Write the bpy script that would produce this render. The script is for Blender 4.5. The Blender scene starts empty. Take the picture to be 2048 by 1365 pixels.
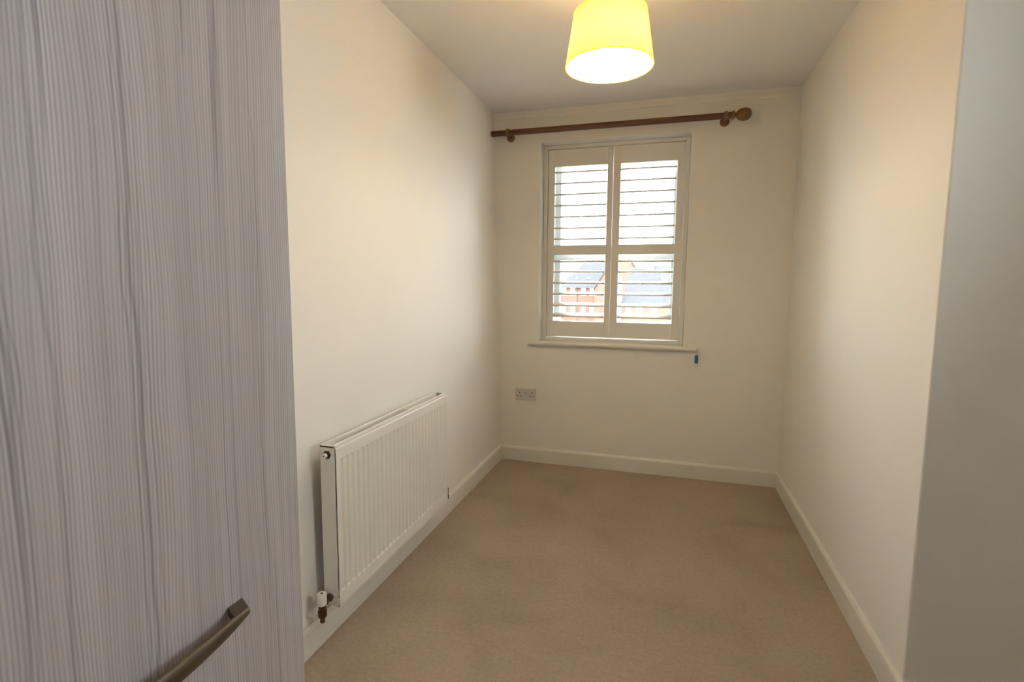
import bpy, bmesh, math, random
from mathutils import Vector, Matrix
random.seed(7)
S = bpy.context.scene
COL = S.collection

# ---------------------------------------------------------------- camera
CAM = Vector((1.1132, -3.4929, 1.2406))
YAW, PITCH, ROLL = 0.2880, -0.1055, 0.0077
FPX = 1042.1
cd = bpy.data.cameras.new('camera')
cam = bpy.data.objects.new('camera', cd)
COL.objects.link(cam)
cd.sensor_width = 36.0
cd.lens = FPX / 2048 * 36.0
cd.clip_start, cd.clip_end = 0.02, 600
fw = Vector((-math.sin(YAW) * math.cos(PITCH), math.cos(YAW) * math.cos(PITCH), math.sin(PITCH)))
rt = Vector((math.cos(YAW), math.sin(YAW), 0))
up = rt.cross(fw)
r2 = rt * math.cos(ROLL) + up * math.sin(ROLL)
u2 = up * math.cos(ROLL) - rt * math.sin(ROLL)
m = Matrix.Identity(4)
for i in range(3):
    m[i][0], m[i][1], m[i][2], m[i][3] = r2[i], u2[i], -fw[i], CAM[i]
cam.matrix_world = m
S.camera = cam

# ---------------------------------------------------------------- world, exposure
world = bpy.data.worlds.new('overcast_sky')
S.world = world
world.use_nodes = True
bg = world.node_tree.nodes['Background']
bg.inputs[0].default_value = (0.965, 0.985, 1.0, 1)      # even white overcast sky
bg.inputs[1].default_value = 4.8
S.view_settings.view_transform = 'Standard'
S.view_settings.look = 'None'
S.view_settings.gamma = 1.0
S.view_settings.use_curve_mapping = False
S.view_settings.exposure = 2.0

BULB_STRENGTH = 57.0
BULB_COLOR = (1.0, 0.83, 0.60)

# ---------------------------------------------------------------- room measures
W, H = 1.816, 2.40          # clear width between baseboards, ceiling height
LEAN = -0.061               # the left wall leans out a little towards the ceiling
NIB_Y = -1.81               # outer corner of the right wall
REAR_Y, SIDE_X = -4.15, 2.65


# ---------------------------------------------------------------- helpers
def new_bm():
    return bmesh.new()


def finish(name, bm, mat, parent=None, smooth=False, loc=None):
    bmesh.ops.recalc_face_normals(bm, faces=bm.faces)
    me = bpy.data.meshes.new(name)
    bm.to_mesh(me)
    bm.free()
    if smooth:
        for p in me.polygons:
            p.use_smooth = True
    o = bpy.data.objects.new(name, me)
    if mat is not None:
        me.materials.append(mat)
    COL.objects.link(o)
    if parent is not None:
        o.parent = parent
    if loc is not None:
        o.location = loc
    return o


def smooth_by_angle(o, deg=35):
    me = o.data
    for p in me.polygons:
        p.use_smooth = True
    bm = bmesh.new()
    bm.from_mesh(me)
    for e in bm.edges:
        e.smooth = not (len(e.link_faces) == 2 and e.calc_face_angle(0) > math.radians(deg))
    bm.to_mesh(me)
    bm.free()
    return o


def box(bm, x0, x1, y0, y1, z0, z1, bevel=0.0, seg=2):
    vs = [bm.verts.new((x, y, z)) for x in (x0, x1) for y in (y0, y1) for z in (z0, z1)]
    q = [(0, 1, 3, 2), (4, 6, 7, 5), (0, 4, 5, 1), (2, 3, 7, 6), (0, 2, 6, 4), (1, 5, 7, 3)]
    fs = [bm.faces.new([vs[i] for i in f]) for f in q]
    bmesh.ops.recalc_face_normals(bm, faces=fs)
    if bevel:
        es = list({e for f in fs for e in f.edges})
        bmesh.ops.bevel(bm, geom=es, offset=bevel, segments=seg, profile=0.5, affect='EDGES')


def prism(bm, pts, axis, a, b):
    """extrude a 2-D outline along an axis ('x','y','z') from a to b"""
    def P(p, t):
        if axis == 'x': return (t, p[0], p[1])
        if axis == 'y': return (p[0], t, p[1])
        return (p[0], p[1], t)
    A = [bm.verts.new(P(p, a)) for p in pts]
    B = [bm.verts.new(P(p, b)) for p in pts]
    n = len(pts)
    bm.faces.new(A)
    bm.faces.new(B[::-1])
    for i in range(n):
        j = (i + 1) % n
        bm.faces.new((A[i], B[i], B[j], A[j]))


def lathe(bm, prof, origin=(0, 0, 0), axis='z', n=32, cap=True):
    """prof: list of (radius, height) along the axis"""
    ox, oy, oz = origin
    rings = []
    for r, h in prof:
        ring = []
        for k in range(n):
            a = 2 * math.pi * k / n
            c, s = r * math.cos(a), r * math.sin(a)
            if axis == 'z': v = (ox + c, oy + s, oz + h)
            elif axis == 'x': v = (ox + h, oy + c, oz + s)
            else: v = (ox + c, oy + h, oz + s)
            ring.append(bm.verts.new(v))
        rings.append(ring)
    for A, B in zip(rings, rings[1:]):
        for k in range(n):
            j = (k + 1) % n
            bm.faces.new((A[k], A[j], B[j], B[k]))
    if cap:
        bm.faces.new(rings[0][::-1])
        bm.faces.new(rings[-1])


def tube(bm, pts, r, n=12):
    pts = [Vector(p) for p in pts]
    rings = []
    for i, p in enumerate(pts):
        d = (pts[min(i + 1, len(pts) - 1)] - pts[max(i - 1, 0)]).normalized()
        a = d.cross(Vector((0, 0, 1)))
        if a.length < 1e-3: a = d.cross(Vector((1, 0, 0)))
        a.normalize()
        b = d.cross(a)
        rr = r[i] if isinstance(r, (list, tuple)) else r
        rings.append([bm.verts.new(p + (a * math.cos(2 * math.pi * k / n) + b * math.sin(2 * math.pi * k / n)) * rr) for k in range(n)])
    for A, B in zip(rings, rings[1:]):
        for k in range(n):
            j = (k + 1) % n
            bm.faces.new((A[k], A[j], B[j], B[k]))
    bm.faces.new(rings[0][::-1])
    bm.faces.new(rings[-1])


def tag(o, label, cat, group=None):
    o['label'] = label
    o['category'] = cat
    if group: o['group'] = group
    return o


def struct(o, label=None):
    o['kind'] = 'structure'
    if label: o['label'] = label
    return o


def thing(name, label, cat, loc=(0, 0, 0), group=None):
    o = bpy.data.objects.new(name, None)
    COL.objects.link(o)
    o.location = loc
    o.empty_display_size = 0.05
    return tag(o, label, cat, group)


# ---------------------------------------------------------------- materials
def mat_new(name, color=(0.8, 0.8, 0.8), rough=0.5, metallic=0.0, spec=0.5):
    mt = bpy.data.materials.new(name)
    mt.use_nodes = True
    b = mt.node_tree.nodes['Principled BSDF']
    b.inputs['Base Color'].default_value = (*color, 1)
    b.inputs['Roughness'].default_value = rough
    b.inputs['Metallic'].default_value = metallic
    b.inputs['Specular IOR Level'].default_value = spec
    return mt


def N(mt, kind, **kw):
    n = mt.node_tree.nodes.new(kind)
    for k, v in kw.items():
        setattr(n, k, v)
    return n


def L(mt, a, b):
    mt.node_tree.links.new(a, b)


def bsdf(mt):
    return mt.node_tree.nodes['Principled BSDF']


def mapping(mt, scale):
    tc = N(mt, 'ShaderNodeTexCoord')
    mp = N(mt, 'ShaderNodeMapping')
    mp.inputs['Scale'].default_value = scale
    L(mt, tc.outputs['Object'], mp.inputs['Vector'])
    return mp.outputs['Vector']


def noise(mt, vec, scale, detail=2.0, rough=0.5, dist=0.0):
    n = N(mt, 'ShaderNodeTexNoise')
    n.inputs['Scale'].default_value = scale
    n.inputs['Detail'].default_value = detail
    n.inputs['Roughness'].default_value = rough
    n.inputs['Distortion'].default_value = dist
    L(mt, vec, n.inputs['Vector'])
    return n.outputs['Fac']


def ramp(mt, fac, stops):
    r = N(mt, 'ShaderNodeValToRGB')
    els = r.color_ramp.elements
    while len(els) < len(stops): els.new(0.5)
    for e, (p, c) in zip(els, stops):
        e.position = p
        e.color = (*c, 1) if len(c) == 3 else c
    L(mt, fac, r.inputs['Fac'])
    return r.outputs['Color']


def math_node(mt, op, a, b=None):
    n = N(mt, 'ShaderNodeMath', operation=op)
    for i, v in enumerate((a, b)):
        if v is None: continue
        if isinstance(v, (int, float)): n.inputs[i].default_value = v
        else: L(mt, v, n.inputs[i])
    return n.outputs[0]


def mix_rgb(mt, fac, a, b, blend='MIX'):
    n = N(mt, 'ShaderNodeMix', data_type='RGBA', blend_type=blend)
    for sock, v in ((n.inputs[0], fac), (n.inputs[6], a), (n.inputs[7], b)):
        if isinstance(v, (int, float)): sock.default_value = v
        elif isinstance(v, tuple): sock.default_value = (*v, 1)
        else: L(mt, v, sock)
    return n.outputs[2]


def bump(mt, height, strength, dist):
    b = N(mt, 'ShaderNodeBump')
    b.inputs['Strength'].default_value = strength
    b.inputs['Distance'].default_value = dist
    L(mt, height, b.inputs['Height'])
    L(mt, b.outputs['Normal'], bsdf(mt).inputs['Normal'])


def make_paint(name, color, rough=0.85, relief=0.25):
    mt = mat_new(name, color, rough, spec=0.25)
    v = mapping(mt, (1, 1, 1))
    f = noise(mt, v, 230, 3, 0.6)
    big = noise(mt, v, 3.0, 2, 0.5)
    c = ramp(mt, big, [(0.3, tuple(x * 0.985 for x in color)), (0.7, color)])
    L(mt, c, bsdf(mt).inputs['Base Color'])
    bump(mt, f, relief, 0.0006)
    return mt


M = {}
M['wall'] = make_paint('wall_paint', (0.87, 0.838, 0.775))
M['ceiling'] = make_paint('ceiling_paint', (0.90, 0.885, 0.855), 0.9)
M['gloss'] = mat_new('white_gloss_trim', (0.80, 0.77, 0.69), 0.32)
M['shutter'] = mat_new('white_shutter_lacquer', (0.80, 0.775, 0.71), 0.40)
M['upvc'] = mat_new('white_window_plastic', (0.80, 0.84, 0.86), 0.3)
M['enamel'] = mat_new('radiator_enamel', (0.80, 0.775, 0.70), 0.28)
M['white_plastic'] = mat_new('white_plastic', (0.82, 0.80, 0.76), 0.35)
M['socket'] = mat_new('socket_plastic', (0.64, 0.61, 0.56), 0.35)
M['black'] = mat_new('dark_hole', (0.03, 0.025, 0.02), 0.7)
M['copper'] = mat_new('tarnished_brass', (0.11, 0.065, 0.04), 0.38, 0.75)
M['plug'] = mat_new('dark_metal_plug', (0.09, 0.075, 0.05), 0.35, 0.8)
M['blue'] = mat_new('blue_plastic', (0.02, 0.17, 0.42), 0.35)
M['string'] = mat_new('tag_string', (0.35, 0.30, 0.24), 0.8)
M['pipe_white'] = mat_new('painted_pipe', (0.78, 0.74, 0.66), 0.35)


# carpet
def make_carpet():
    mt = mat_new('beige_carpet', (0.4, 0.3, 0.2), 0.95, spec=0.05)
    v = mapping(mt, (1, 1, 1))
    fine = noise(mt, v, 260, 3, 0.75)
    mid = noise(mt, v, 55, 3, 0.7)
    big = noise(mt, v, 2.1, 3, 0.55, 0.6)
    base = ramp(mt, fine, [(0.30, (0.39, 0.274, 0.172)), (0.5, (0.55, 0.405, 0.275)), (0.72, (0.69, 0.54, 0.395))])
    brushed = ramp(mt, big, [(0.34, (0.76, 0.73, 0.69)), (0.50, (0.97, 0.97, 0.97)), (0.66, (1.06, 1.06, 1.06))])
    c = mix_rgb(mt, 1.0, base, brushed, 'MULTIPLY')
    c2 = mix_rgb(mt, 0.35, c, ramp(mt, mid, [(0.35, (0.38, 0.262, 0.165)), (0.65, (0.59, 0.44, 0.305))]))
    L(mt, c2, bsdf(mt).inputs['Base Color'])
    bsdf(mt).inputs['Sheen Weight'].default_value = 0.25
    bsdf(mt).inputs['Sheen Roughness'].default_value = 0.6
    h = math_node(mt, 'ADD', fine, mid)
    bump(mt, h, 0.9, 0.006)
    return mt


M['carpet'] = make_carpet()


# grey-lilac grained laminate of the wardrobe, grain running vertically
def make_laminate():
    mt = mat_new('grey_grained_laminate', (0.4, 0.37, 0.38), 0.42, spec=0.5)
    tc = N(mt, 'ShaderNodeTexCoord')
    sep = N(mt, 'ShaderNodeSeparateXYZ')
    L(mt, tc.outputs['Object'], sep.inputs[0])
    # slow sideways drift of the grain with height
    v_drift = N(mt, 'ShaderNodeCombineXYZ')
    L(mt, math_node(mt, 'MULTIPLY', sep.outputs[1], 5.0), v_drift.inputs[1])
    L(mt, math_node(mt, 'MULTIPLY', sep.outputs[2], 1.7), v_drift.inputs[2])
    drift = noise(mt, v_drift.outputs[0], 1.0, 2, 0.5)
    yy = math_node(mt, 'ADD', sep.outputs[1], math_node(mt, 'MULTIPLY', drift, 0.040))
    # small waviness
    v_w = N(mt, 'ShaderNodeCombineXYZ')
    L(mt, math_node(mt, 'MULTIPLY', sep.outputs[1], 45.0), v_w.inputs[1])
    L(mt, math_node(mt, 'MULTIPLY', sep.outputs[2], 9.0), v_w.inputs[2])
    wob = noise(mt, v_w.outputs[0], 1.0, 2, 0.5)
    yy = math_node(mt, 'ADD', yy, math_node(mt, 'MULTIPLY', wob, 0.0022))
    # growth rings: even fine lines
    ph = math_node(mt, 'MULTIPLY', yy, 2 * math.pi * 235)
    rings = math_node(mt, 'ADD', math_node(mt, 'MULTIPLY', math_node(mt, 'SINE', ph), 0.5), 0.5)
    # uneven streaks: noise stretched along the height
    v_s = N(mt, 'ShaderNodeCombineXYZ')
    L(mt, math_node(mt, 'MULTIPLY', yy, 1.0), v_s.inputs[1])
    L(mt, math_node(mt, 'MULTIPLY', sep.outputs[2], 0.012), v_s.inputs[2])
    st1 = noise(mt, v_s.outputs[0], 120, 3, 0.65)
    st2 = noise(mt, v_s.outputs[0], 17, 2, 0.5)
    st3 = noise(mt, v_s.outputs[0], 420, 1, 0.5)
    amp = math_node(mt, 'MULTIPLY', rings, math_node(mt, 'ADD', math_node(mt, 'MULTIPLY', st2, 0.9), -0.12))
    g = math_node(mt, 'ADD', math_node(mt, 'MULTIPLY', amp, 0.95), math_node(mt, 'MULTIPLY', st1, 0.62))
    g = math_node(mt, 'ADD', g, math_node(mt, 'MULTIPLY', st3, 0.22))
    base = ramp(mt, g, [(0.28, (0.300, 0.270, 0.266)), (0.55, (0.412, 0.376, 0.370)), (0.92, (0.510, 0.472, 0.466))])
    # a few bold strokes between wider plain bands
    bold = ramp(mt, noise(mt, v_s.outputs[0], 31, 2, 0.55),
                [(0.0, (1, 1, 1)), (0.335, (0.97, 0.97, 0.98)), (0.355, (0.60, 0.58, 0.62)), (0.375, (1, 1, 1)), (1.0, (1, 1, 1))])
    col = mix_rgb(mt, 0.9, base, bold, 'MULTIPLY')
    # long wandering heart-wood strokes running the height of the board
    v_l = N(mt, 'ShaderNodeCombineXYZ')
    L(mt, math_node(mt, 'MULTIPLY', sep.outputs[1], 3.0), v_l.inputs[1])
    L(mt, math_node(mt, 'MULTIPLY', sep.outputs[2], 4.5), v_l.inputs[2])
    wander = noise(mt, v_l.outputs[0], 1.0, 2, 0.5)
    yl = math_node(mt, 'ADD', sep.outputs[1], math_node(mt, 'MULTIPLY', math_node(mt, 'ADD', wander, -0.5), 0.030))
    dark = None
    for y0, w_, a_ in ((0.333, 0.0026, 0.34), (0.324, 0.0014, 0.24), (0.344, 0.0012, 0.18), (0.250, 0.0020, 0.20), (0.215, 0.0030, 0.26),
                       (0.222, 0.0014, 0.22), (0.503, 0.0012, 0.24), (0.497, 0.0007, 0.20), (0.420, 0.0008, 0.14), (0.10, 0.002, 0.2), (-0.22, 0.0026, 0.32), (-0.23, 0.0014, 0.24), (-0.36, 0.002, 0.22)):
        d_ = math_node(mt, 'DIVIDE', math_node(mt, 'ADD', yl, -y0), w_)
        g_ = math_node(mt, 'MULTIPLY', math_node(mt, 'POWER', 2.718, math_node(mt, 'MULTIPLY', math_node(mt, 'MULTIPLY', d_, d_), -1.0)), a_)
        dark = g_ if dark is None else math_node(mt, 'ADD', dark, g_)
    inv = math_node(mt, 'SUBTRACT', 1.0, dark)
    col = mix_rgb(mt, 1.0, col, inv, 'MULTIPLY')
    L(mt, col, bsdf(mt).inputs['Base Color'])
    bump(mt, g, 0.35, 0.0008)
    return mt


M['laminate'] = make_laminate()
M['laminate_edge'] = mat_new('laminate_edge_band', (0.42, 0.39, 0.395), 0.4)


# dark brown wood of the curtain pole (grain along x)
def make_pole_wood():
    mt = mat_new('brown_varnished_wood', (0.2, 0.08, 0.03), 0.38)
    v = mapping(mt, (3, 60, 60))
    f = noise(mt, v, 2.0, 3, 0.6)
    c = ramp(mt, f, [(0.3, (0.085, 0.034, 0.016)), (0.7, (0.185, 0.078, 0.034))])
    L(mt, c, bsdf(mt).inputs['Base Color'])
    return mt


M['pole'] = make_pole_wood()
M['finial'] = mat_new('light_varnished_wood', (0.22, 0.105, 0.040), 0.35)
M['handle'] = mat_new('brushed_bronze', (0.17, 0.145, 0.105), 0.48, 0.9)


def make_glass():
    mt = bpy.data.materials.new('clear_window_glass')
    mt.use_nodes = True
    nt = mt.node_tree
    nt.nodes.clear()
    out = N(mt, 'ShaderNodeOutputMaterial')
    tr = N(mt, 'ShaderNodeBsdfTransparent')
    tr.inputs[0].default_value = (0.95, 0.97, 0.965, 1)
    gl = N(mt, 'ShaderNodeBsdfGlossy')
    gl.inputs['Roughness'].default_value = 0.02
    fr = N(mt, 'ShaderNodeFresnel')
    fr.inputs[0].default_value = 1.35
    mx = N(mt, 'ShaderNodeMixShader')
    L(mt, fr.outputs[0], mx.inputs[0])
    L(mt, tr.outputs[0], mx.inputs[1])
    L(mt, gl.outputs[0], mx.inputs[2])
    L(mt, mx.outputs[0], out.inputs[0])
    return mt


M['glass'] = make_glass()


def make_shade():
    mt = bpy.data.materials.new('yellow_fabric_shade')
    mt.use_nodes = True
    mt.node_tree.nodes.clear()
    out = N(mt, 'ShaderNodeOutputMaterial')
    tl = N(mt, 'ShaderNodeBsdfTranslucent')
    tl.inputs[0].default_value = (1.0, 0.80, 0.26, 1)
    df = N(mt, 'ShaderNodeBsdfDiffuse')
    df.inputs[0].default_value = (0.90, 0.80, 0.52, 1)
    v = mapping(mt, (1, 1, 1))
    f = noise(mt, v, 140, 2, 0.6)
    fac = ramp(mt, f, [(0.3, (0.64,) * 3), (0.7, (0.68,) * 3)])
    mx = N(mt, 'ShaderNodeMixShader')
    L(mt, fac, mx.inputs[0])
    L(mt, df.outputs[0], mx.inputs[1])
    L(mt, tl.outputs[0], mx.inputs[2])
    L(mt, mx.outputs[0], out.inputs[0])
    return mt


M['shade'] = make_shade()


def make_emit(name, color, strength):
    mt = bpy.data.materials.new(name)
    mt.use_nodes = True
    b = bsdf(mt)
    b.inputs['Base Color'].default_value = (0.9, 0.9, 0.9, 1)
    b.inputs['Emission Color'].default_value = (*color, 1)
    b.inputs['Emission Strength'].default_value = strength
    return mt


M['bulb'] = make_emit('lit_bulb', BULB_COLOR, BULB_STRENGTH)


# outdoor materials
def make_brick():
    mt = mat_new('red_brick', (0.42, 0.20, 0.13), 0.9)
    v = mapping(mt, (1, 1, 1))
    f = noise(mt, v, 5, 4, 0.7)
    c = ramp(mt, f, [(0.3, (0.115, 0.058, 0.042)), (0.7, (0.150, 0.082, 0.060))])
    L(mt, c, bsdf(mt).inputs['Base Color'])
    return mt


def make_slate():
    mt = mat_new('grey_slate', (0.22, 0.22, 0.24), 0.95, spec=0.1)
    v = mapping(mt, (1, 1, 1))
    f = noise(mt, v, 3, 4, 0.7)
    c = ramp(mt, f, [(0.3, (0.044, 0.046, 0.051)), (0.7, (0.062, 0.062, 0.066))])
    L(mt, c, bsdf(mt).inputs['Base Color'])
    return mt


M['brick'] = make_brick()
M['slate'] = make_slate()
M['render'] = mat_new('pale_render', (0.62, 0.62, 0.64), 0.9)
M['out_white'] = mat_new('outdoor_white_paint', (0.72, 0.73, 0.74), 0.6)
M['out_glass'] = mat_new('outdoor_window_glass', (0.10, 0.14, 0.18), 0.12)
M['out_dark'] = mat_new('dark_gutter', (0.05, 0.05, 0.055), 0.6)
M['leaf'] = mat_new('shrub_green', (0.16, 0.24, 0.10), 0.9)
M['tarmac'] = mat_new('pale_tarmac', (0.22, 0.22, 0.22), 0.95)
M['bluewall'] = mat_new('pale_blue_cladding', (0.40, 0.50, 0.62), 0.8)

# ================================================================ SETTING
WT = 0.30
WX0, WX1, WZ0, WZ1 = 0.269, 1.2246, 0.861, 2.1915      # window recess

bm = new_bm(); box(bm, -0.6, SIDE_X + 0.3, REAR_Y - 0.3, 0.0, -0.25, 0.0)
struct(finish('floor', bm, M['carpet']), 'beige brown short pile carpet with brushed darker patches')

bm = new_bm(); box(bm, -0.6, SIDE_X + 0.3, REAR_Y - 0.3, 0.0 + WT, H, H + 0.25)
struct(finish('ceiling', bm, M['ceiling']), 'plain white painted ceiling')

bm = new_bm()
prism(bm, [(-0.4, 0.0), (0.0, 0.0), (LEAN, H), (-0.4, H)], 'y', REAR_Y, 0.0)
struct(finish('wall_left', bm, M['wall']), 'plain cream wall behind the radiator')

bm = new_bm()
box(bm, -0.4, WX0, 0, WT, -0.25, H)
box(bm, WX1, W + 0.4, 0, WT, -0.25, H)
box(bm, WX0, WX1, 0, WT, -0.25, WZ0)
box(bm, WX0, WX1, 0, WT, WZ1, H)
bmesh.ops.remove_doubles(bm, verts=bm.verts, dist=1e-5)
wb = struct(finish('wall_back', bm, M['wall']), 'cream wall with the shuttered window recess')

# right wall with rounded outer corner, and the face that turns away from the room
bm = new_bm()
r = 0.006
arc = [(W + r - r * math.cos(t), NIB_Y + r - r * math.sin(t)) for t in [math.pi / 2 * k / 5 for k in range(6)]]
prism(bm, [(W, 0.0)] + arc + [(SIDE_X, NIB_Y), (SIDE_X, 0.0)], 'z', 0.0, H)
struct(finish('wall_right', bm, M['wall']), 'cream wall ending in an outer corner that turns away')

# side wall of the wider end of the room, with an added unseen window for cool daylight on the wardrobe
SW0, SW1, SZ0, SZ1 = -3.25, -2.45, 1.35, 2.15
bm = new_bm()
box(bm, SIDE_X, SIDE_X + 0.25, REAR_Y, SW0, 0, H)
box(bm, SIDE_X, SIDE_X + 0.25, SW1, 0, 0, H)
box(bm, SIDE_X, SIDE_X + 0.25, SW0, SW1, 0, SZ0)
box(bm, SIDE_X, SIDE_X + 0.25, SW0, SW1, SZ1, H)
bmesh.ops.remove_doubles(bm, verts=bm.verts, dist=1e-5)
struct(finish('wall_side', bm, M['wall']), 'cream wall of the wider end of the room')
bm = new_bm(); box(bm, -0.4, SIDE_X + 0.25, REAR_Y - 0.2, REAR_Y, 0, H)
struct(finish('wall_rear', bm, M['wall']), 'cream wall at the entrance end')


def window_unit(name, x0, x1, z0, z1, y0, y1, zt, label):
    """frame with a transom, two panes; lies in the xz plane; built round the origin of its sill line"""
    bm = new_bm()
    fw_ = 0.062
    box(bm, x0, x0 + fw_, y0, y1, z0, z1, 0.004)
    box(bm, x1 - fw_, x1, y0, y1, z0, z1, 0.004)
    box(bm, x0 + fw_, x1 - fw_, y0, y1, z1 - 0.055, z1, 0.004)
    box(bm, x0 + fw_, x1 - fw_, y0, y1, z0, z0 + 0.07, 0.004)
    fr = finish(name, bm, M['upvc'])
    struct(fr, label)
    bm = new_bm(); box(bm, x0 + fw_, x1 - fw_, y0 + 0.004, y1 - 0.004, zt, zt + 0.085, 0.004)
    finish('transom', bm, M['upvc'], fr)
    ym = (y0 + y1) / 2
    for a, b in ((z0 + 0.07, zt), (zt + 0.085, z1 - 0.055)):
        bm = new_bm(); box(bm, x0 + fw_, x1 - fw_, ym - 0.003, ym + 0.003, a, b)
        finish('pane', bm, M['glass'], fr)
    return fr


win = window_unit('window_1', WX0, WX1, WZ0, WZ1, 0.175, 0.245, 1.425, 'white plastic window behind the shutters')
# jambs are wider than the frame alone: inner beads against each reveal
for a, b in ((WX0 + 0.062, 0.376), (1.130, WX1 - 0.062)):
    bm = new_bm(); box(bm, a, b, 0.185, 0.235, WZ0 + 0.05, WZ1 - 0.05, 0.003)
    finish('sash_stile', bm, M['upvc'], win)
w2 = window_unit('added_window', SW0, SW1, SZ0, SZ1, 0.0, 0.07, 1.85, 'added white plastic window in the side wall, out of view, for daylight on the wardrobe')
w2.matrix_world = Matrix.Translation((SIDE_X + 0.17, 0, 0)) @ Matrix.Rotation(math.pi / 2, 4, 'Z')

# shallow plaster fillet where the window wall meets the ceiling
bm = new_bm()
prism(bm, [(0.001, H - 0.046), (-0.005, H - 0.042), (-0.007, H - 0.030), (-0.010, H), (0.001, H)], 'x', LEAN, W)
fl = struct(finish('trim_2', bm, M['wall']), 'shallow plaster fillet along the top of the window wall')

# brilliant white lining of the recess sides and head
M['lining'] = mat_new('brilliant_white_gloss', (0.90, 0.915, 0.92), 0.3)
for k, (a, b, c, d) in enumerate(((WX0 - 0.0005, WX0 + 0.0025, WZ0, WZ1 - 0.003), (WX1 - 0.0025, WX1 + 0.0005, WZ0, WZ1 - 0.003), (WX0, WX1, WZ1 - 0.003, WZ1))):
    bm = new_bm(); box(bm, a, b, -0.0008, 0.174, c, d)
    struct(finish('trim_%d' % (k + 3), bm, M['lining']), 'white gloss lining of the window recess')

# window board (sill)
bm = new_bm()
prof = [(0.175, WZ0), (0.175, WZ0 - 0.025)] 
box(bm, WX0 + 0.0005, WX1 - 0.0005, -0.002, 0.175, WZ0 - 0.02, WZ0 + 0.004)
sill_pts = []
nose_y, zt, zb = -0.034, WZ0 + 0.004, WZ0 - 0.028
rr = (zt - zb) / 2
sill_pts = [(0.0, zb), (0.0, zt)] + [(nose_y + rr - rr * math.sin(t), (zt + zb) / 2 + rr * math.cos(t)) for t in [math.pi * k / 8 for k in range(9)]]
prism(bm, sill_pts, 'x', 0.199, 1.308)
sill = finish('trim_1', bm, M['gloss'])
smooth_by_angle(sill, 40)
struct(sill, 'white gloss window board with rounded nose')

# baseboards: square board with a small chamfer along the top
BH = 0.103


def baseboard(name, pts_fn, length_axis, a, b, label):
    bm = new_bm()
    prism(bm, pts_fn, length_axis, a, b)
    return struct(finish(name, bm, M['gloss']), label)


T = 0.014
baseboard('baseboard_left', [(-0.02, 0), (T, 0), (T, BH - 0.016), (T - 0.002, BH - 0.009), (T - 0.008, BH), (-0.02, BH)], 'y', -2.86, -0.0, 'white gloss baseboard below the radiator')
baseboard('baseboard_back', [(0.0, 0), (-T, 0), (-T, BH - 0.016), (-T + 0.002, BH - 0.009), (-T + 0.008, BH), (0.0, BH)], 'x', T, W - T, 'white gloss baseboard below the window')
baseboard('baseboard_right', [(W + 0.001, 0), (W - T, 0), (W - T, BH - 0.016), (W - T + 0.002, BH - 0.009), (W - T + 0.008, BH), (W + 0.001, BH)], 'y', NIB_Y - T, -0.0, 'white gloss baseboard along the bare wall')
baseboard('baseboard_side', [(NIB_Y + 0.001, 0), (NIB_Y - T, 0), (NIB_Y - T, BH - 0.016), (NIB_Y - T + 0.008, BH), (NIB_Y + 0.001, BH)], 'x', W - 0.001, SIDE_X, 'white gloss baseboard round the outer corner')

# ================================================================ SHUTTERS
SY = 0.088
sh = thing('plantation_shutter', 'white two-leaf louvred shutter filling the window recess', 'shutter', (0.7465, SY, WZ0 + 0.004))
OX, OY, OZ = sh.location


def rel(bm):
    bmesh.ops.translate(bm, verts=bm.verts, vec=(-OX, -OY, -OZ))


PX0, PXM, PX1, PZ0, PZ1 = 0.304, 0.7415, 1.192, 0.892, 2.160
# outer frame: L shaped strips round the recess
bm = new_bm()
f0, f1 = SY - 0.010, SY + 0.050
box(bm, WX0 + 0.003, PX0 - 0.002, f0, f1, WZ0 + 0.004, WZ1 - 0.0035, 0.003)
box(bm, PX1 + 0.002, WX1 - 0.003, f0, f1, WZ0 + 0.004, WZ1 - 0.0035, 0.003)
box(bm, PX0 - 0.002, PX1 + 0.002, f0, f1, PZ1 + 0.002, WZ1 - 0.0035, 0.003)
box(bm, PX0 - 0.002, PX1 + 0.002, f0, f1, WZ0 + 0.004, PZ0 - 0.007, 0.002)
rel(bm); finish('shutter_frame', bm, M['shutter'], sh)

UP_Z = [2.011, 1.938, 1.864, 1.790, 1.714, 1.639, 1.565]
LO_Z = [1.410, 1.341, 1.266, 1.191, 1.115, 1.043]
LO_T = [2.5, 5.0, 9.0, 12.0, 16.0, 21.0]
LW, LT = 0.074, 0.0120


def louver_mesh(length):
    bm = new_bm()
    n = 10
    pts = []
    for k in range(n + 1):
        t = -1 + 2 * k / n
        pts.append((t * LW / 2, LT / 2 * math.sqrt(max(0.0, 1 - t * t)) + 0.0008))
    for k in range(n, -1, -1):
        t = -1 + 2 * k / n
        pts.append((t * LW / 2, -LT / 2 * math.sqrt(max(0.0, 1 - t * t)) - 0.0008))
    prism(bm, pts, 'x', -length / 2, length / 2)
    bmesh.ops.recalc_face_normals(bm, faces=bm.faces)
    me = bpy.data.meshes.new('louver')
    bm.to_mesh(me); bm.free()
    me.materials.append(M['shutter'])
    for p in me.polygons: p.use_smooth = len(p.vertices) == 4
    return me


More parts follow.
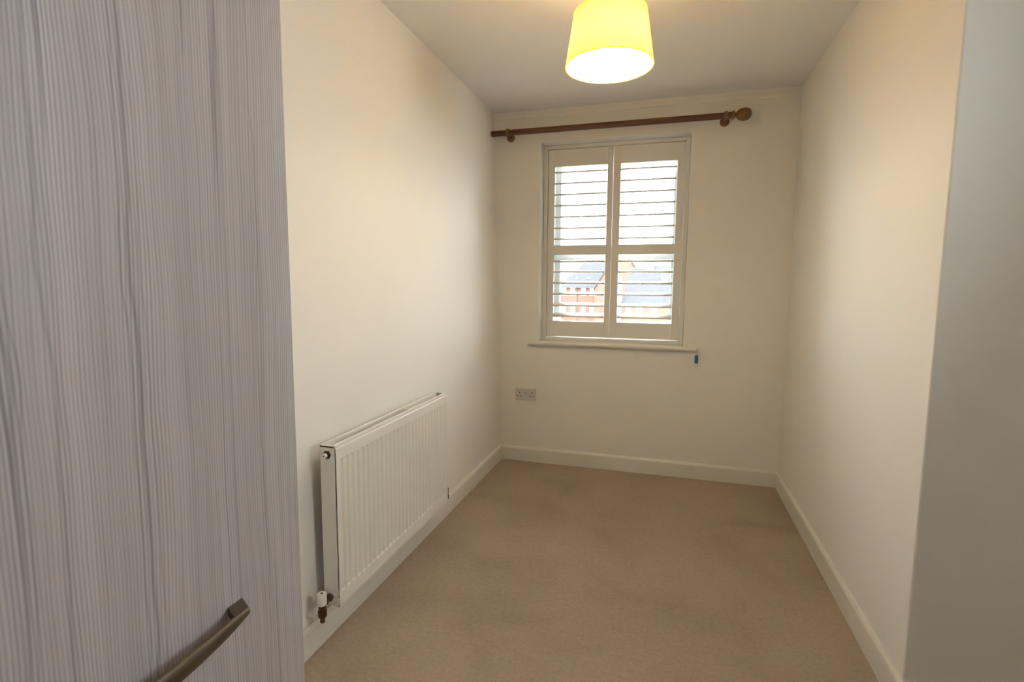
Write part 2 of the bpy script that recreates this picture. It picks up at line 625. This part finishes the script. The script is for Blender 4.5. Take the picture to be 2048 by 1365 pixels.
PT = 0.028
for (x0, x1, o0, o1) in ((PX0, PXM - 0.001, 0.350, 0.7035), (PXM + 0.001, PX1, 0.7905, 1.1455)):
    bm = new_bm()
    y0, y1 = SY, SY + PT
    box(bm, x0, o0, y0, y1, PZ0, PZ1, 0.002)
    box(bm, o1, x1, y0, y1, PZ0, PZ1, 0.002)
    for a, b in ((PZ0, 1.000), (1.456, 1.521), (2.047, PZ1)):
        box(bm, o0 - 0.001, o1 + 0.001, y0 + 0.0004, y1 - 0.0004, a + 0.0004, b - 0.0004)
    rel(bm)
    pan = finish('shutter_leaf', bm, M['shutter'], sh)
    me = louver_mesh(o1 - o0 - 0.006)
    for z, t in [(z, 10.0) for z in UP_Z] + list(zip(LO_Z, LO_T)):
        lo = bpy.data.objects.new('louver', me)
        COL.objects.link(lo)
        lo.parent = pan
        lo.location = ((o0 + o1) / 2 - OX, SY + PT / 2 - OY, z - OZ)
        lo.rotation_euler = (math.radians(t), 0, 0)
# hinges on both outer stiles
for x in (PX0 - 0.001, PX1 + 0.001):
    for z in (1.02, 1.50, 2.02):
        bm = new_bm()
        lathe(bm, [(0.0035, -0.032), (0.0035, 0.032)], (x - OX, SY - 0.004 - OY, z - OZ), 'z', 10)
        finish('hinge', bm, M['shutter'], sh)
# meeting-bead on the left leaf and little magnet catch at the foot
bm = new_bm(); box(bm, PXM - 0.006, PXM + 0.006, SY - 0.004, SY + 0.0005, PZ0 - 0.004, PZ0 + 0.004, 0.001)
rel(bm); finish('catch', bm, M['shutter'], sh)

# ================================================================ CURTAIN POLE
RZ, RY = 2.247, -0.080
pole = thing('curtain_pole', 'brown wooden curtain pole with ball finial above the window', 'curtain pole', (0.75, 0.0, 2.20))


def rp(bm):
    bmesh.ops.translate(bm, verts=bm.verts, vec=(-0.75, 0, -2.20))


bm = new_bm()
lathe(bm, [(0.0175, -0.050), (0.0184, -0.046), (0.0184, 1.440)], (0, RY, RZ), 'x', 32)
rp(bm); rod = smooth_by_angle(finish('rod', bm, M['pole'], pole))
bm = new_bm()
lathe(bm, [(0.0172, 1.436), (0.023, 1.438), (0.0245, 1.444), (0.0235, 1.450), (0.017, 1.453), (0.012, 1.457), (0.012, 1.460),
           (0.021, 1.465), (0.030, 1.476), (0.0352, 1.492), (0.0362, 1.505), (0.0345, 1.519), (0.0285, 1.532), (0.018, 1.541), (0.004, 1.545)],
      (0, RY, RZ), 'x', 36)
rp(bm); smooth_by_angle(finish('finial', bm, M['finial'], pole), 50)
for bx in (0.062, 1.405):
    br = new_bm()
    lathe(br, [(0.0184, -0.010), (0.0235, -0.010), (0.025, -0.006), (0.025, 0.006), (0.0235, 0.010), (0.0184, 0.010)], (bx, RY, RZ), 'x', 28, cap=False)
    # turned arm from the ring back to the wall rose
    tube(br, [(bx, RY + 0.018, RZ - 0.008), (bx, RY + 0.030, RZ - 0.012), (bx, -0.030, RZ - 0.014), (bx, -0.012, RZ - 0.014)], [0.0095, 0.012, 0.010, 0.013], 14)
    lathe(br, [(0.013, -0.020), (0.020, -0.019), (0.0250, -0.013), (0.0265, -0.006), (0.0265, 0.0)], (bx, 0, RZ - 0.014), 'y', 28)
    rp(br); smooth_by_angle(finish('bracket', br, M['finial'], pole), 45)

# ================================================================ PENDANT LAMP
LX, LY = 0.890, -1.580
Z0, Z1, RB, RT_ = 2.000, 2.174, 0.150, 0.1235
lamp = thing('pendant_lamp', 'lit yellow tapered drum shade hanging from the ceiling', 'lamp', (LX, LY, H))
bm = new_bm()
n = 72
# fabric drum with a slightly uneven facets and its overlapping seam
th = 0.0012
rings = []
for (r_, z_) in ((RB, Z0), (RB - 0.0008, Z0 + 0.004), ((RB + RT_) / 2, (Z0 + Z1) / 2), (RT_ + 0.0008, Z1 - 0.004), (RT_, Z1)):
    rings.append([bm.verts.new((r_ * math.cos(2 * math.pi * k / n), r_ * math.sin(2 * math.pi * k / n), z_ - H)) for k in range(n)])
for A, B in zip(rings, rings[1:]):
    for k in range(n):
        bm.faces.new((A[k], A[(k + 1) % n], B[(k + 1) % n], B[k]))
shade = finish('lamp_shade', bm, M['shade'], lamp, smooth=True)
md = shade.modifiers.new('thickness', 'SOLIDIFY'); md.thickness = th; md.offset = 0


def ring(name, R, z, rr_, mat):
    bm = new_bm()
    N1, N2 = 72, 8
    vs = [[bm.verts.new(((R + rr_ * math.cos(b)) * math.cos(a), (R + rr_ * math.cos(b)) * math.sin(a), z - H + rr_ * math.sin(b)))
           for b in [2 * math.pi * j / N2 for j in range(N2)]] for a in [2 * math.pi * i / N1 for i in range(N1)]]
    for i in range(N1):
        for j in range(N2):
            bm.faces.new((vs[i][j], vs[(i + 1) % N1][j], vs[(i + 1) % N1][(j + 1) % N2], vs[i][(j + 1) % N2]))
    return finish(name, bm, mat, lamp, smooth=True)


ring('rim', RB, Z0, 0.0022, M['shade'])
ring('rim', RT_, Z1, 0.0022, M['shade'])
# seam strip down the side of the fabric
bm = new_bm()
for ang in (math.radians(-9),):
    a0, a1 = ang - 0.045, ang + 0.045
    pts = [(RB + 0.0018, Z0, a0), (RB + 0.0018, Z0, a1), (RT_ + 0.0018, Z1, a1), (RT_ + 0.0018, Z1, a0)]
    bm.faces.new([bm.verts.new((r_ * math.cos(a), r_ * math.sin(a), z_ - H)) for r_, z_, a in pts])
M['seam'] = M['shade'].copy(); M['seam'].name = 'doubled_shade_fabric'
for nd in M['seam'].node_tree.nodes:
    if nd.type == 'BSDF_TRANSLUCENT': nd.inputs[0].default_value = (0.95, 0.60, 0.16, 1)
sm = finish('seam', bm, M['seam'], lamp)
sm.modifiers.new('thickness', 'SOLIDIFY').thickness = 0.0008
# spider, lampholder, cord, ceiling rose
bm = new_bm()
for a in (0.4, 0.4 + 2 * math.pi / 3, 0.4 + 4 * math.pi / 3):
    tube(bm, [(0.020 * math.cos(a), 0.020 * math.sin(a), 2.143 - H), (RT_ * math.cos(a), RT_ * math.sin(a), Z1 - 0.002 - H)], 0.0016, 8)
lathe(bm, [(0.019, 2.140 - H), (0.022, 2.140 - H), (0.022, 2.145 - H), (0.019, 2.145 - H)], n=24, cap=False)
finish('shade_spider', bm, M['white_plastic'], lamp)
bm = new_bm(); lathe(bm, [(0.017, 2.118 - H), (0.019, 2.123 - H), (0.019, 2.158 - H), (0.012, 2.173 - H), (0.006, 2.183 - H)], n=24)
smooth_by_angle(finish('lampholder', bm, M['white_plastic'], lamp))
bm = new_bm(); tube(bm, [(0, 0, 2.170 - H), (0, 0, 2.385 - H)], 0.0032, 10)
finish('cord', bm, M['white_plastic'], lamp)
bm = new_bm(); lathe(bm, [(0.006, -0.032), (0.012, -0.030), (0.018, -0.020), (0.036, -0.014), (0.040, 0.0)], n=32)
smooth_by_angle(finish('ceiling_rose', bm, M['white_plastic'], lamp))
bm = new_bm(); lathe(bm, [(0.004, 2.024 - H), (0.015, 2.027 - H), (0.025, 2.038 - H), (0.029, 2.054 - H), (0.027, 2.070 - H), (0.019, 2.090 - H), (0.0135, 2.106 - H), (0.0135, 2.120 - H)], n=24)
bulb = finish('bulb', bm, M['bulb'], lamp, smooth=True)

# ================================================================ RADIATOR
XB, XF = 0.030, 0.090
RY0, RY1, RZ0, RZ1 = -2.066, -1.155, 0.150, 0.716
rad = thing('radiator', 'white fluted panel radiator on the wall beside the wardrobe', 'radiator', ((XB + XF) / 2, (RY0 + RY1) / 2, RZ0))
AX, AY, AZ = rad.location


def ra(bm):
    bmesh.ops.translate(bm, verts=bm.verts, vec=(-AX, -AY, -AZ))


# pressed front panel: flutes with sloping ends
bm = new_bm()
nf = 28
pitch_ = (RY1 - RY0 - 0.024) / nf
ys = [(RY0 + 0.0025, 0)]
for k in range(nf):
    c = RY0 + 0.012 + pitch_ * (k + 0.5)
    w = pitch_
    ys += [(c - 0.40 * w, 0), (c - 0.24 * w, 1), (c + 0.24 * w, 1), (c + 0.40 * w, 0)]
ys.append((RY1 - 0.0025, 0))
zs = [(RZ0 + 0.004, 0), (RZ0 + 0.050, 0), (RZ0 + 0.057, 1), (RZ1 - 0.058, 1), (RZ1 - 0.052, 0), (RZ1 - 0.016, 0)]
G = 0.0045
grid = [[bm.verts.new((XF - G * gy * gz, y, z)) for z, gz in zs] for y, gy in ys]
for i in range(len(ys) - 1):
    for j in range(len(zs) - 1):
        bm.faces.new((grid[i][j], grid[i + 1][j], grid[i + 1][j + 1], grid[i][j + 1]))
# rolled top edge, and turned-back bottom edge
top = [g[-1] for g in grid]
prev = top
for dx, dz in ((-0.0015, 0.0035), (-0.005, 0.005)):
    cur = [bm.verts.new((XF + dx, v.co.y, RZ1 - 0.016 + dz)) for v in top]
    for i in range(len(cur) - 1): bm.faces.new((prev[i], prev[i + 1], cur[i + 1], cur[i]))
    prev = cur
bot = [g[0] for g in grid]
prev = bot
for dx, dz in ((-0.003, -0.003), (-0.012, -0.004)):
    cur = [bm.verts.new((XF + dx, v.co.y, RZ0 + 0.004 + dz)) for v in bot]
    for i in range(len(cur) - 1): bm.faces.new((prev[i], prev[i + 1], cur[i + 1], cur[i]))
    prev = cur
ra(bm)
fp = finish('front_panel', bm, M['enamel'], rad)
fp.modifiers.new('thickness', 'SOLIDIFY').thickness = 0.0012
# back sheet and convector fins
bm = new_bm()
box(bm, XB, XB + 0.0015, RY0 + 0.01, RY1 - 0.01, RZ0 + 0.01, RZ1 - 0.03)
k = 0
y = RY0 + 0.02
while y < RY1 - 0.02:
    box(bm, XB + 0.002, XF - 0.012, y, y + 0.0012, RZ0 + 0.05, RZ1 - 0.055)
    y += 0.0165
ra(bm); finish('convector_fins', bm, M['enamel'], rad)
# end panels
for yy, s in ((RY0, -1), (RY1, 1)):
    bm = new_bm()
    box(bm, XB, XF - 0.0045, min(yy, yy - s * 0.002), max(yy, yy - s * 0.002), RZ0 + 0.006, RZ1 - 0.006, 0.0008, 1)
    box(bm, XB, XF - 0.006, min(yy, yy - s * 0.012), max(yy, yy - s * 0.012), RZ1 - 0.008, RZ1 - 0.004, 0.0008, 1)
    ra(bm); finish('end_panel', bm, M['enamel'], rad)
# top grille: frame rails, middle bridge, and thin bars below
bm = new_bm()
box(bm, XB, XB + 0.006, RY0, RY1, RZ1 - 0.012, RZ1 - 0.002, 0.001, 1)
box(bm, XF - 0.012, XF - 0.003, RY0, RY1, RZ1 - 0.012, RZ1, 0.002)
ym = RY0 + 0.60 * (RY1 - RY0)
box(bm, XB + 0.005, XF - 0.011, ym - 0.004, ym + 0.004, RZ1 - 0.010, RZ1 - 0.003, 0.001, 1)
for yy in (RY0, RY1 - 0.012):
    box(bm, XB + 0.005, XF - 0.011, yy, yy + 0.012, RZ1 - 0.010, RZ1 - 0.003, 0.001, 1)
ra(bm); gr = finish('top_grille', bm, M['enamel'], rad)
bm = new_bm()
y = RY0 + 0.014
while y < RY1 - 0.014:
    if abs(y - ym) > 0.006:
        box(bm, XB + 0.005, XF - 0.011, y, y + 0.0030, RZ1 - 0.024, RZ1 - 0.020)
    y += 0.0062
ra(bm); gb = finish('grille_bars', bm, M['enamel'], gr); gb['kind'] = 'stuff'
# bleed plug near the top of the end panel
XC = (XB + XF) / 2 - 0.002
bm = new_bm(); lathe(bm, [(0.0145, 0.0), (0.0145, -0.003), (0.012, -0.004), (0.012, -0.009), (0.0105, -0.010)], (XC, RY0, RZ1 - 0.034), 'y', 6)
ra(bm); pl = finish('bleed_plug', bm, M['plug'], rad)
bm = new_bm(); lathe(bm, [(0.0085, -0.009), (0.0085, -0.017), (0.0075, -0.019)], (XC, RY0, RZ1 - 0.034), 'y', 24)
ra(bm); wc = smooth_by_angle(finish('bleed_screw', bm, M['white_plastic'], pl))
bm = new_bm(); lathe(bm, [(0.0022, -0.0186), (0.0022, -0.0196)], (XC, RY0, RZ1 - 0.034), 'y', 12)
ra(bm); finish('key_hole', bm, M['copper'], pl)


def valve(yend, s, with_cap):
    zc = RZ0 + 0.038
    bm = new_bm()
    # recessed ring, union nut and tail out of the end panel, body, pipe nut
    lathe(bm, [(0.0075, 0), (0.0075, s * 0.020)], (XC, yend, zc), 'y', 18)
    lathe(bm, [(0.012, s * 0.004), (0.0135, s * 0.006), (0.0135, s * 0.013), (0.011, s * 0.016)], (XC, yend, zc), 'y', 6)
    lathe(bm, [(0.007, s * 0.016), (0.007, s * 0.030), (0.0125, s * 0.031), (0.0125, s * 0.040)], (XC, yend, zc), 'y', 18)
    yc = yend + s * 0.050
    lathe(bm, [(0.010, 0.016), (0.0125, 0.012), (0.0125, -0.014), (0.0095, -0.020), (0.0145, -0.022), (0.0145, -0.040), (0.010, -0.046), (0.0082, -0.050), (0.0078, -0.062)], (XC, yc, zc), 'z', 20)
    ra(bm); v = smooth_by_angle(finish('valve_body', bm, M['copper'], rad), 30)
    bm = new_bm(); lathe(bm, [(0.019, 0.0008), (0.019, s * 0.0012), (0.012, s * 0.0013)], (XC, yend, zc), 'y', 28)
    ra(bm); finish('boss', bm, M['enamel'], rad)
    bm = new_bm(); tube(bm, [(XC - 0.006, yc, zc - 0.046), (0.0005, yc, zc - 0.046)], 0.0058, 14)
    ra(bm); finish('pipe_tail', bm, M['pipe_white'], rad, smooth=True)
    if with_cap:
        bm = new_bm(); lathe(bm, [(0.0145, 0.000), (0.0150, 0.002), (0.0150, 0.036), (0.0140, 0.039), (0.0045, 0.0395), (0.0040, 0.036)], (XC, yc, zc), 'z', 28)
        ra(bm); c = smooth_by_angle(finish('valve_cap', bm, M['white_plastic'], rad))
        bm = new_bm(); lathe(bm, [(0.0035, 0.0380), (0.0035, 0.0402)], (XC, yc, zc), 'z', 12)
        ra(bm); finish('cap_hole', bm, M['black'], c)


valve(RY0, -1, True)
valve(RY1, 1, False)
# wall brackets
for yy in (RY0 + 0.14, RY1 - 0.14):
    bm = new_bm()
    box(bm, 0.0005, XB + 0.001, yy - 0.012, yy + 0.012, RZ0 + 0.02, RZ1 - 0.06)
    ra(bm); finish('wall_bracket', bm, M['enamel'], rad)

# ================================================================ POWER SOCKET
so = thing('power_socket', 'white double switched power socket low on the wall below the window', 'socket', (0.184, 0.0, 0.483))
bm = new_bm(); box(bm, -0.073, 0.073, -0.009, 0.0, -0.043, 0.043, 0.003)
plate = finish('face_plate', bm, M['socket'], so)
for sx in (-1, 1):
    cx = sx * 0.0445
    bm = new_bm()
    box(bm, cx - 0.0025, cx + 0.0025, -0.0097, -0.0085, 0.006, 0.015)
    for px in (-0.011, 0.011):
        box(bm, cx + px - 0.0036, cx + px + 0.0036, -0.0097, -0.0085, -0.016, -0.0105)
    finish('pin_holes', bm, M['black'], so)
    bm = new_bm()
    sx_ = cx + sx * 0.019
    prism(bm, [(-0.009, 0.001), (-0.0135, 0.003), (-0.0105, 0.018), (-0.009, 0.018)], 'x', sx_ - 0.006, sx_ + 0.006)
    finish('rocker_switch', bm, M['socket'], so)
bm = new_bm(); box(bm, -0.014, 0.014, -0.0096, -0.0085, 0.006, 0.0105, 0.001)
finish('maker_plate', bm, mat_new('grey_print', (0.36, 0.33, 0.28), 0.5), so)

# ================================================================ BLUE TAG on the end of the window board
tg = thing('key_tag', 'small blue plastic tag hanging from the end of the window board', 'tag', (1.304, -0.036, 0.79))
bm = new_bm()
w_, h_ = 0.0105, 0.026
pts = []
for cx, cz, a0 in ((w_ - 0.006, h_ - 0.006, 0), (-w_ + 0.006, h_ - 0.006, 90), (-w_ + 0.006, -h_ + 0.006, 180), (w_ - 0.006, -h_ + 0.006, 270)):
    for k in range(5):
        a = math.radians(a0 + 22.5 * k)
        pts.append((cx + 0.006 * math.cos(a), cz + 0.006 * math.sin(a)))
prism(bm, pts, 'y', -0.003, 0.003)
bmesh.ops.translate(bm, verts=bm.verts, vec=(0, 0, -0.003))
finish('tag_body', bm, M['blue'], tg)
bm = new_bm(); tube(bm, [(0, 0, 0.022), (0.0005, 0.0, 0.045), (0, 0.0, 0.062), (0.003, 0.010, 0.074)], 0.0010, 8)
finish('loop', bm, M['string'], tg)

# ================================================================ WARDROBE
FX = 0.580
WY1, WY0 = -2.845, -3.985
WH = 2.28
wd = thing('wardrobe', 'tall grey wood-grain wardrobe standing against the wall', 'wardrobe', (FX / 2, (WY0 + WY1) / 2, 0))
CX_, CY_ = FX / 2, (WY0 + WY1) / 2


def rw(bm):
    bmesh.ops.translate(bm, verts=bm.verts, vec=(-CX_, -CY_, 0))


bm = new_bm()
D0, D1 = 0.020, FX - 0.021
box(bm, D0, D1, WY1 - 0.018, WY1, 0.0, WH, 0.0008, 1)
box(bm, D0, D1, WY0, WY0 + 0.018, 0.0, WH, 0.0008, 1)
box(bm, D0, D1, WY0 + 0.018, WY1 - 0.018, WH - 0.018, WH)
box(bm, D0, D1, WY0 + 0.018, WY1 - 0.018, 0.06, 0.078)
box(bm, D0, D0 + 0.006, WY0 + 0.018, WY1 - 0.018, 0.06, WH - 0.018)
box(bm, D1 - 0.03, D1 - 0.012, WY0 + 0.018, WY1 - 0.018, 0.0, 0.06)
rw(bm); finish('carcass', bm, M['laminate'], wd)
dw = (WY1 - WY0) / 2
for k in range(2):
    a, b = WY0 + dw * k + 0.0015, WY0 + dw * (k + 1) - 0.0015 + (0.0015 if k else 0)
    bm = new_bm(); box(bm, FX - 0.019, FX, a, b, 0.062, WH, 0.0012, 2)
    rw(bm); door = finish('wardrobe_door', bm, M['laminate'], wd)
    # horizontal bow handle: flat bar with wedge shaped feet
    hc = (a + b) / 2 - 0.0 if k == 0 else -3.128
    hl, ht = 0.152, 0.820
    bm = new_bm()
    # bar: deepest in the middle, bowing out a little, flat top edge, rounded front
    NS = 16
    loops = []
    for q in range(NS + 1):
        t = -1 + 2 * q / NS
        e_ = 1 - t * t
        h2 = 0.0125 + 0.0135 * e_ ** 0.8
        xo = FX + 0.0255 + 0.0060 * e_
        xi = FX + 0.0205 + 0.0055 * e_
        sec = [(xi, ht), (xo - 0.0012, ht), (xo, ht - 0.0012), (xo + 0.0008, ht - 0.35 * h2), (xo - 0.0006, ht - 0.65 * h2),
               (xo - 0.0030, ht - 0.88 * h2), (xi + 0.0012, ht - h2), (xi, ht - 0.95 * h2)]
        loops.append([bm.verts.new((x, hc + t * hl, z)) for x, z in sec])
    bm.faces.new(loops[0]); bm.faces.new(loops[-1][::-1])
    for A, B in zip(loops, loops[1:]):
        for i in range(len(A)):
            k2 = (i + 1) % len(A)
            bm.faces.new((A[i], B[i], B[k2], A[k2]))
    for s in (-1, 1):
        e = hc + s * hl
        # feet lean outwards to the door
        plan = [(FX, e + s * 0.014), (FX + 0.0235, e), (FX + 0.0235, e - s * 0.0225), (FX, e - s * 0.0100)]
        pl_ = plan if s > 0 else plan[::-1]
        prism(bm, pl_, 'z', ht - 0.0105, ht + 0.0006)
    rw(bm)
    smooth_by_angle(finish('handle', bm, M['handle'], door), 50)['label'] = 'brushed bronze bow handle set horizontally'

# ================================================================ OUTSIDE
GZ = -7.0
bm = new_bm(); box(bm, -120, 120, 8, 200, GZ - 0.3, GZ)
struct(finish('ground', bm, M['tarmac']))


def wall_window(parent, x0, x1, z0, z1, y, mullion=True):
    fr = new_bm()
    f_ = 0.07
    box(fr, x0, x0 + f_, y - 0.06, y + 0.05, z0, z1)
    box(fr, x1 - f_, x1, y - 0.06, y + 0.05, z0, z1)
    box(fr, x0 + f_, x1 - f_, y - 0.06, y + 0.05, z0, z0 + f_)
    box(fr, x0 + f_, x1 - f_, y - 0.06, y + 0.05, z1 - f_, z1)
    if mullion: box(fr, (x0 + x1) / 2 - 0.03, (x0 + x1) / 2 + 0.03, y - 0.06, y + 0.05, z0 + f_, z1 - f_)
    box(fr, x0 - 0.10, x1 + 0.10, y - 0.10, y + 0.02, z0 - 0.14, z0 - 0.01)
    box(fr, x0 - 0.10, x1 + 0.10, y - 0.03, y + 0.02, z1 + 0.01, z1 + 0.18)
    o = finish('window', fr, M['out_white'], parent)
    pb = new_bm(); box(pb, x0 + f_, x1 - f_, y - 0.02, y + 0.02, z0 + f_, z1 - f_)
    finish('pane', pb, M['out_glass'], o)


# --- long brick block with hipped slate roof
b1 = thing('apartment_block', 'long brick block with hipped grey slate roof and white windows', 'building', (0, 0, 0))
bm = new_bm(); box(bm, -15.95, -5.8, 82, 92, GZ, 1.15)
finish('brick_wall', bm, M['brick'], b1)
bm = new_bm()
v = [bm.verts.new(c) for c in [(-16.3, 81.6, 1.12), (-5.6, 81.6, 1.12), (-5.6, 92.4, 1.12), (-16.3, 92.4, 1.12), (-12.1, 87.0, 6.0), (-5.6, 87.0, 6.0)]]
for f in ((0, 1, 5, 4), (1, 2, 5), (2, 3, 4, 5), (3, 0, 4), (0, 3, 2, 1)): bm.faces.new([v[i] for i in f])
finish('slate_roof', bm, M['slate'], b1)
bm = new_bm(); box(bm, -16.35, -9.4, 81.5, 81.66, 1.02, 1.20)
finish('gutter', bm, M['out_dark'], b1)
bm = new_bm(); box(bm, -13.16, -13.05, 81.88, 82.0, GZ, 1.05)
finish('downpipe', bm, M['out_dark'], b1)
for zc in (0.40, -2.52, -5.4):
    for xc in (-15.3, -13.85, -12.05, -10.65):
        wall_window(b1, xc - 0.36, xc + 0.36, zc - 0.58, zc + 0.58, 82.0)
for xc in (-13.3, -11.7, -11.3):
    bm = new_bm(); box(bm, xc - 0.14, xc + 0.14, 83.1, 83.3, 2.55, 2.72)
    finish('roof_vent', bm, M['out_white'], b1)

# --- white neighbour at its left end
b2 = thing('white_house', 'low white house end beside the long brick block', 'building', (0, 0, 0))
bm = new_bm(); box(bm, -22.5, -16.35, 81, 90, GZ, 0.75)
finish('wall', bm, M['out_white'], b2)
bm = new_bm()
v = [bm.verts.new(c) for c in [(-22.8, 80.7, 0.7), (-16.2, 80.7, 0.7), (-16.2, 90.3, 0.7), (-22.8, 90.3, 0.7), (-22.8, 85.5, 3.9), (-18.0, 85.5, 3.9)]]
for f in ((0, 1, 5, 4), (1, 2, 5), (2, 3, 4, 5), (3, 0, 4), (0, 3, 2, 1)): bm.faces.new([v[i] for i in f])
finish('roof', bm, mat_new('pale_green_roof', (0.42, 0.47, 0.46), 0.9), b2)
for zc in (-0.1, -2.6):
    wall_window(b2, -17.7, -17.0, zc - 0.5, zc + 0.45, 81.0)

# --- gable fronted brick wing
b3 = thing('brick_gable', 'tall plain brick gable between the two slate roofs', 'building', (0, 0, 0))
bm = new_bm()
prism(bm, [(-9.41, GZ), (-1.75, GZ), (-1.75, 0.95), (-5.60, 7.25), (-9.41, 0.95)], 'y', 76, 81.2)
finish('brick_wall', bm, M['brick'], b3)
bm = new_bm()
for sx, sgn in ((-9.41, 1), (-1.75, -1)):
    ax = -5.60
    v = [(sx - sgn * 0.15, 0.78), (ax, 7.33), (ax, 7.48), (sx - sgn * 0.25, 0.83)]
    prism(bm, v, 'y', 75.8, 81.3)
finish('roof', bm, M['slate'], b3)

# --- nearer slate roofed house
b4 = thing('slate_roof_house', 'brick house with broad grey slate roof and white satellite dish', 'building', (0, 0, 0))
bm = new_bm(); box(bm, -4.15, 1.62, 62.3, 70, GZ, -0.75)
finish('brick_wall', bm, M['brick'], b4)
bm = new_bm()
v = [bm.verts.new(c) for c in [(-4.28, 62.0, -0.86), (0.50, 62.0, -0.86), (-3.62, 66.0, 3.55), (1.60, 66.0, 3.45),
                               (-4.28, 70.0, -0.86), (1.60, 70.0, -0.86), (1.62, 62.6, -0.80)]]
bm.faces.new([v[0], v[1], v[3], v[2]])
bm.faces.new([v[1], v[6], v[3]])
bm.faces.new([v[6], v[5], v[3]])
bm.faces.new([v[2], v[3], v[5], v[4]])
bm.faces.new([v[0], v[2], v[4]])
bm.faces.new([v[0], v[4], v[5], v[6], v[1]])
finish('slate_roof', bm, M['slate'], b4)
bm = new_bm(); box(bm, -3.7, -1.9, 65.85, 66.15, 3.42, 3.72)
finish('ridge_tiles', bm, M['out_dark'], b4)
bm = new_bm(); box(bm, -4.72, -4.30, 61.9, 62.6, GZ, 1.75)
finish('pale_blue_stack', bm, M['bluewall'], b4)
bm = new_bm(); box(bm, -4.60, -4.38, 62.0, 62.3, 1.75, 2.45, 0.04)
finish('chimney_pot', bm, M['out_white'], b4)
for x0, x1 in ((-3.68, -3.10), (-2.52, -1.72), (-0.80, -0.08)):
    wall_window(b4, x0, x1, -2.35, -1.12, 62.3)
    wall_window(b4, x0, x1, -5.2, -3.9, 62.3)
# satellite dish on a short mast
bm = new_bm()
prof = [(0.02, 0.0), (0.16, 0.025), (0.29, 0.075), (0.40, 0.15)]
lathe(bm, prof, (0, 0, 0), 'y', 24, cap=False)
bmesh.ops.scale(bm, verts=bm.verts, vec=(1.0, -1.0, 0.88))
bmesh.ops.translate(bm, verts=bm.verts, vec=(0.72, 64.2, 2.25))
dish = finish('satellite_dish', bm, M['out_white'], b4, smooth=True)
dish.modifiers.new('thickness', 'SOLIDIFY').thickness = 0.02
bm = new_bm()
tube(bm, [(0.72, 64.25, 2.25), (0.72, 64.5, 1.7)], 0.03, 8)
tube(bm, [(0.72, 64.2, 2.0), (0.72, 63.75, 2.15)], 0.02, 8)
finish('dish_mast', bm, M['out_white'], b4)

# --- far roof line
b5 = thing('distant_terrace', 'distant terrace roof showing above the nearer slate roof', 'building', (0, 0, 0))
bm = new_bm(); box(bm, -3.4, 16, 112, 120, GZ, 3.2)
finish('wall', bm, M['render'], b5)
bm = new_bm()
prism(bm, [(111.6, 3.1), (120.4, 3.1), (116.0, 5.9)], 'x', -3.0, 16.4)
finish('roof', bm, M['slate'], b5)
bm = new_bm(); box(bm, -2.9, -2.0, 114.5, 116.0, 4.0, 6.9)
finish('chimney', bm, M['render'], b5)

# --- shrub by the brick block
sb = thing('garden_shrub', 'round green shrub at the foot of the long brick block', 'shrub', (-15.2, 79.6, GZ))
for k in range(9):
    bm = new_bm()
    bmesh.ops.create_icosphere(bm, subdivisions=2, radius=random.uniform(0.5, 0.9))
    for vv in bm.verts: vv.co *= random.uniform(0.88, 1.12)
    bmesh.ops.translate(bm, verts=bm.verts, vec=(random.uniform(-0.8, 0.8), random.uniform(-0.5, 0.5), 0.7 + k * 0.22))
    finish('foliage', bm, M['leaf'], sb)
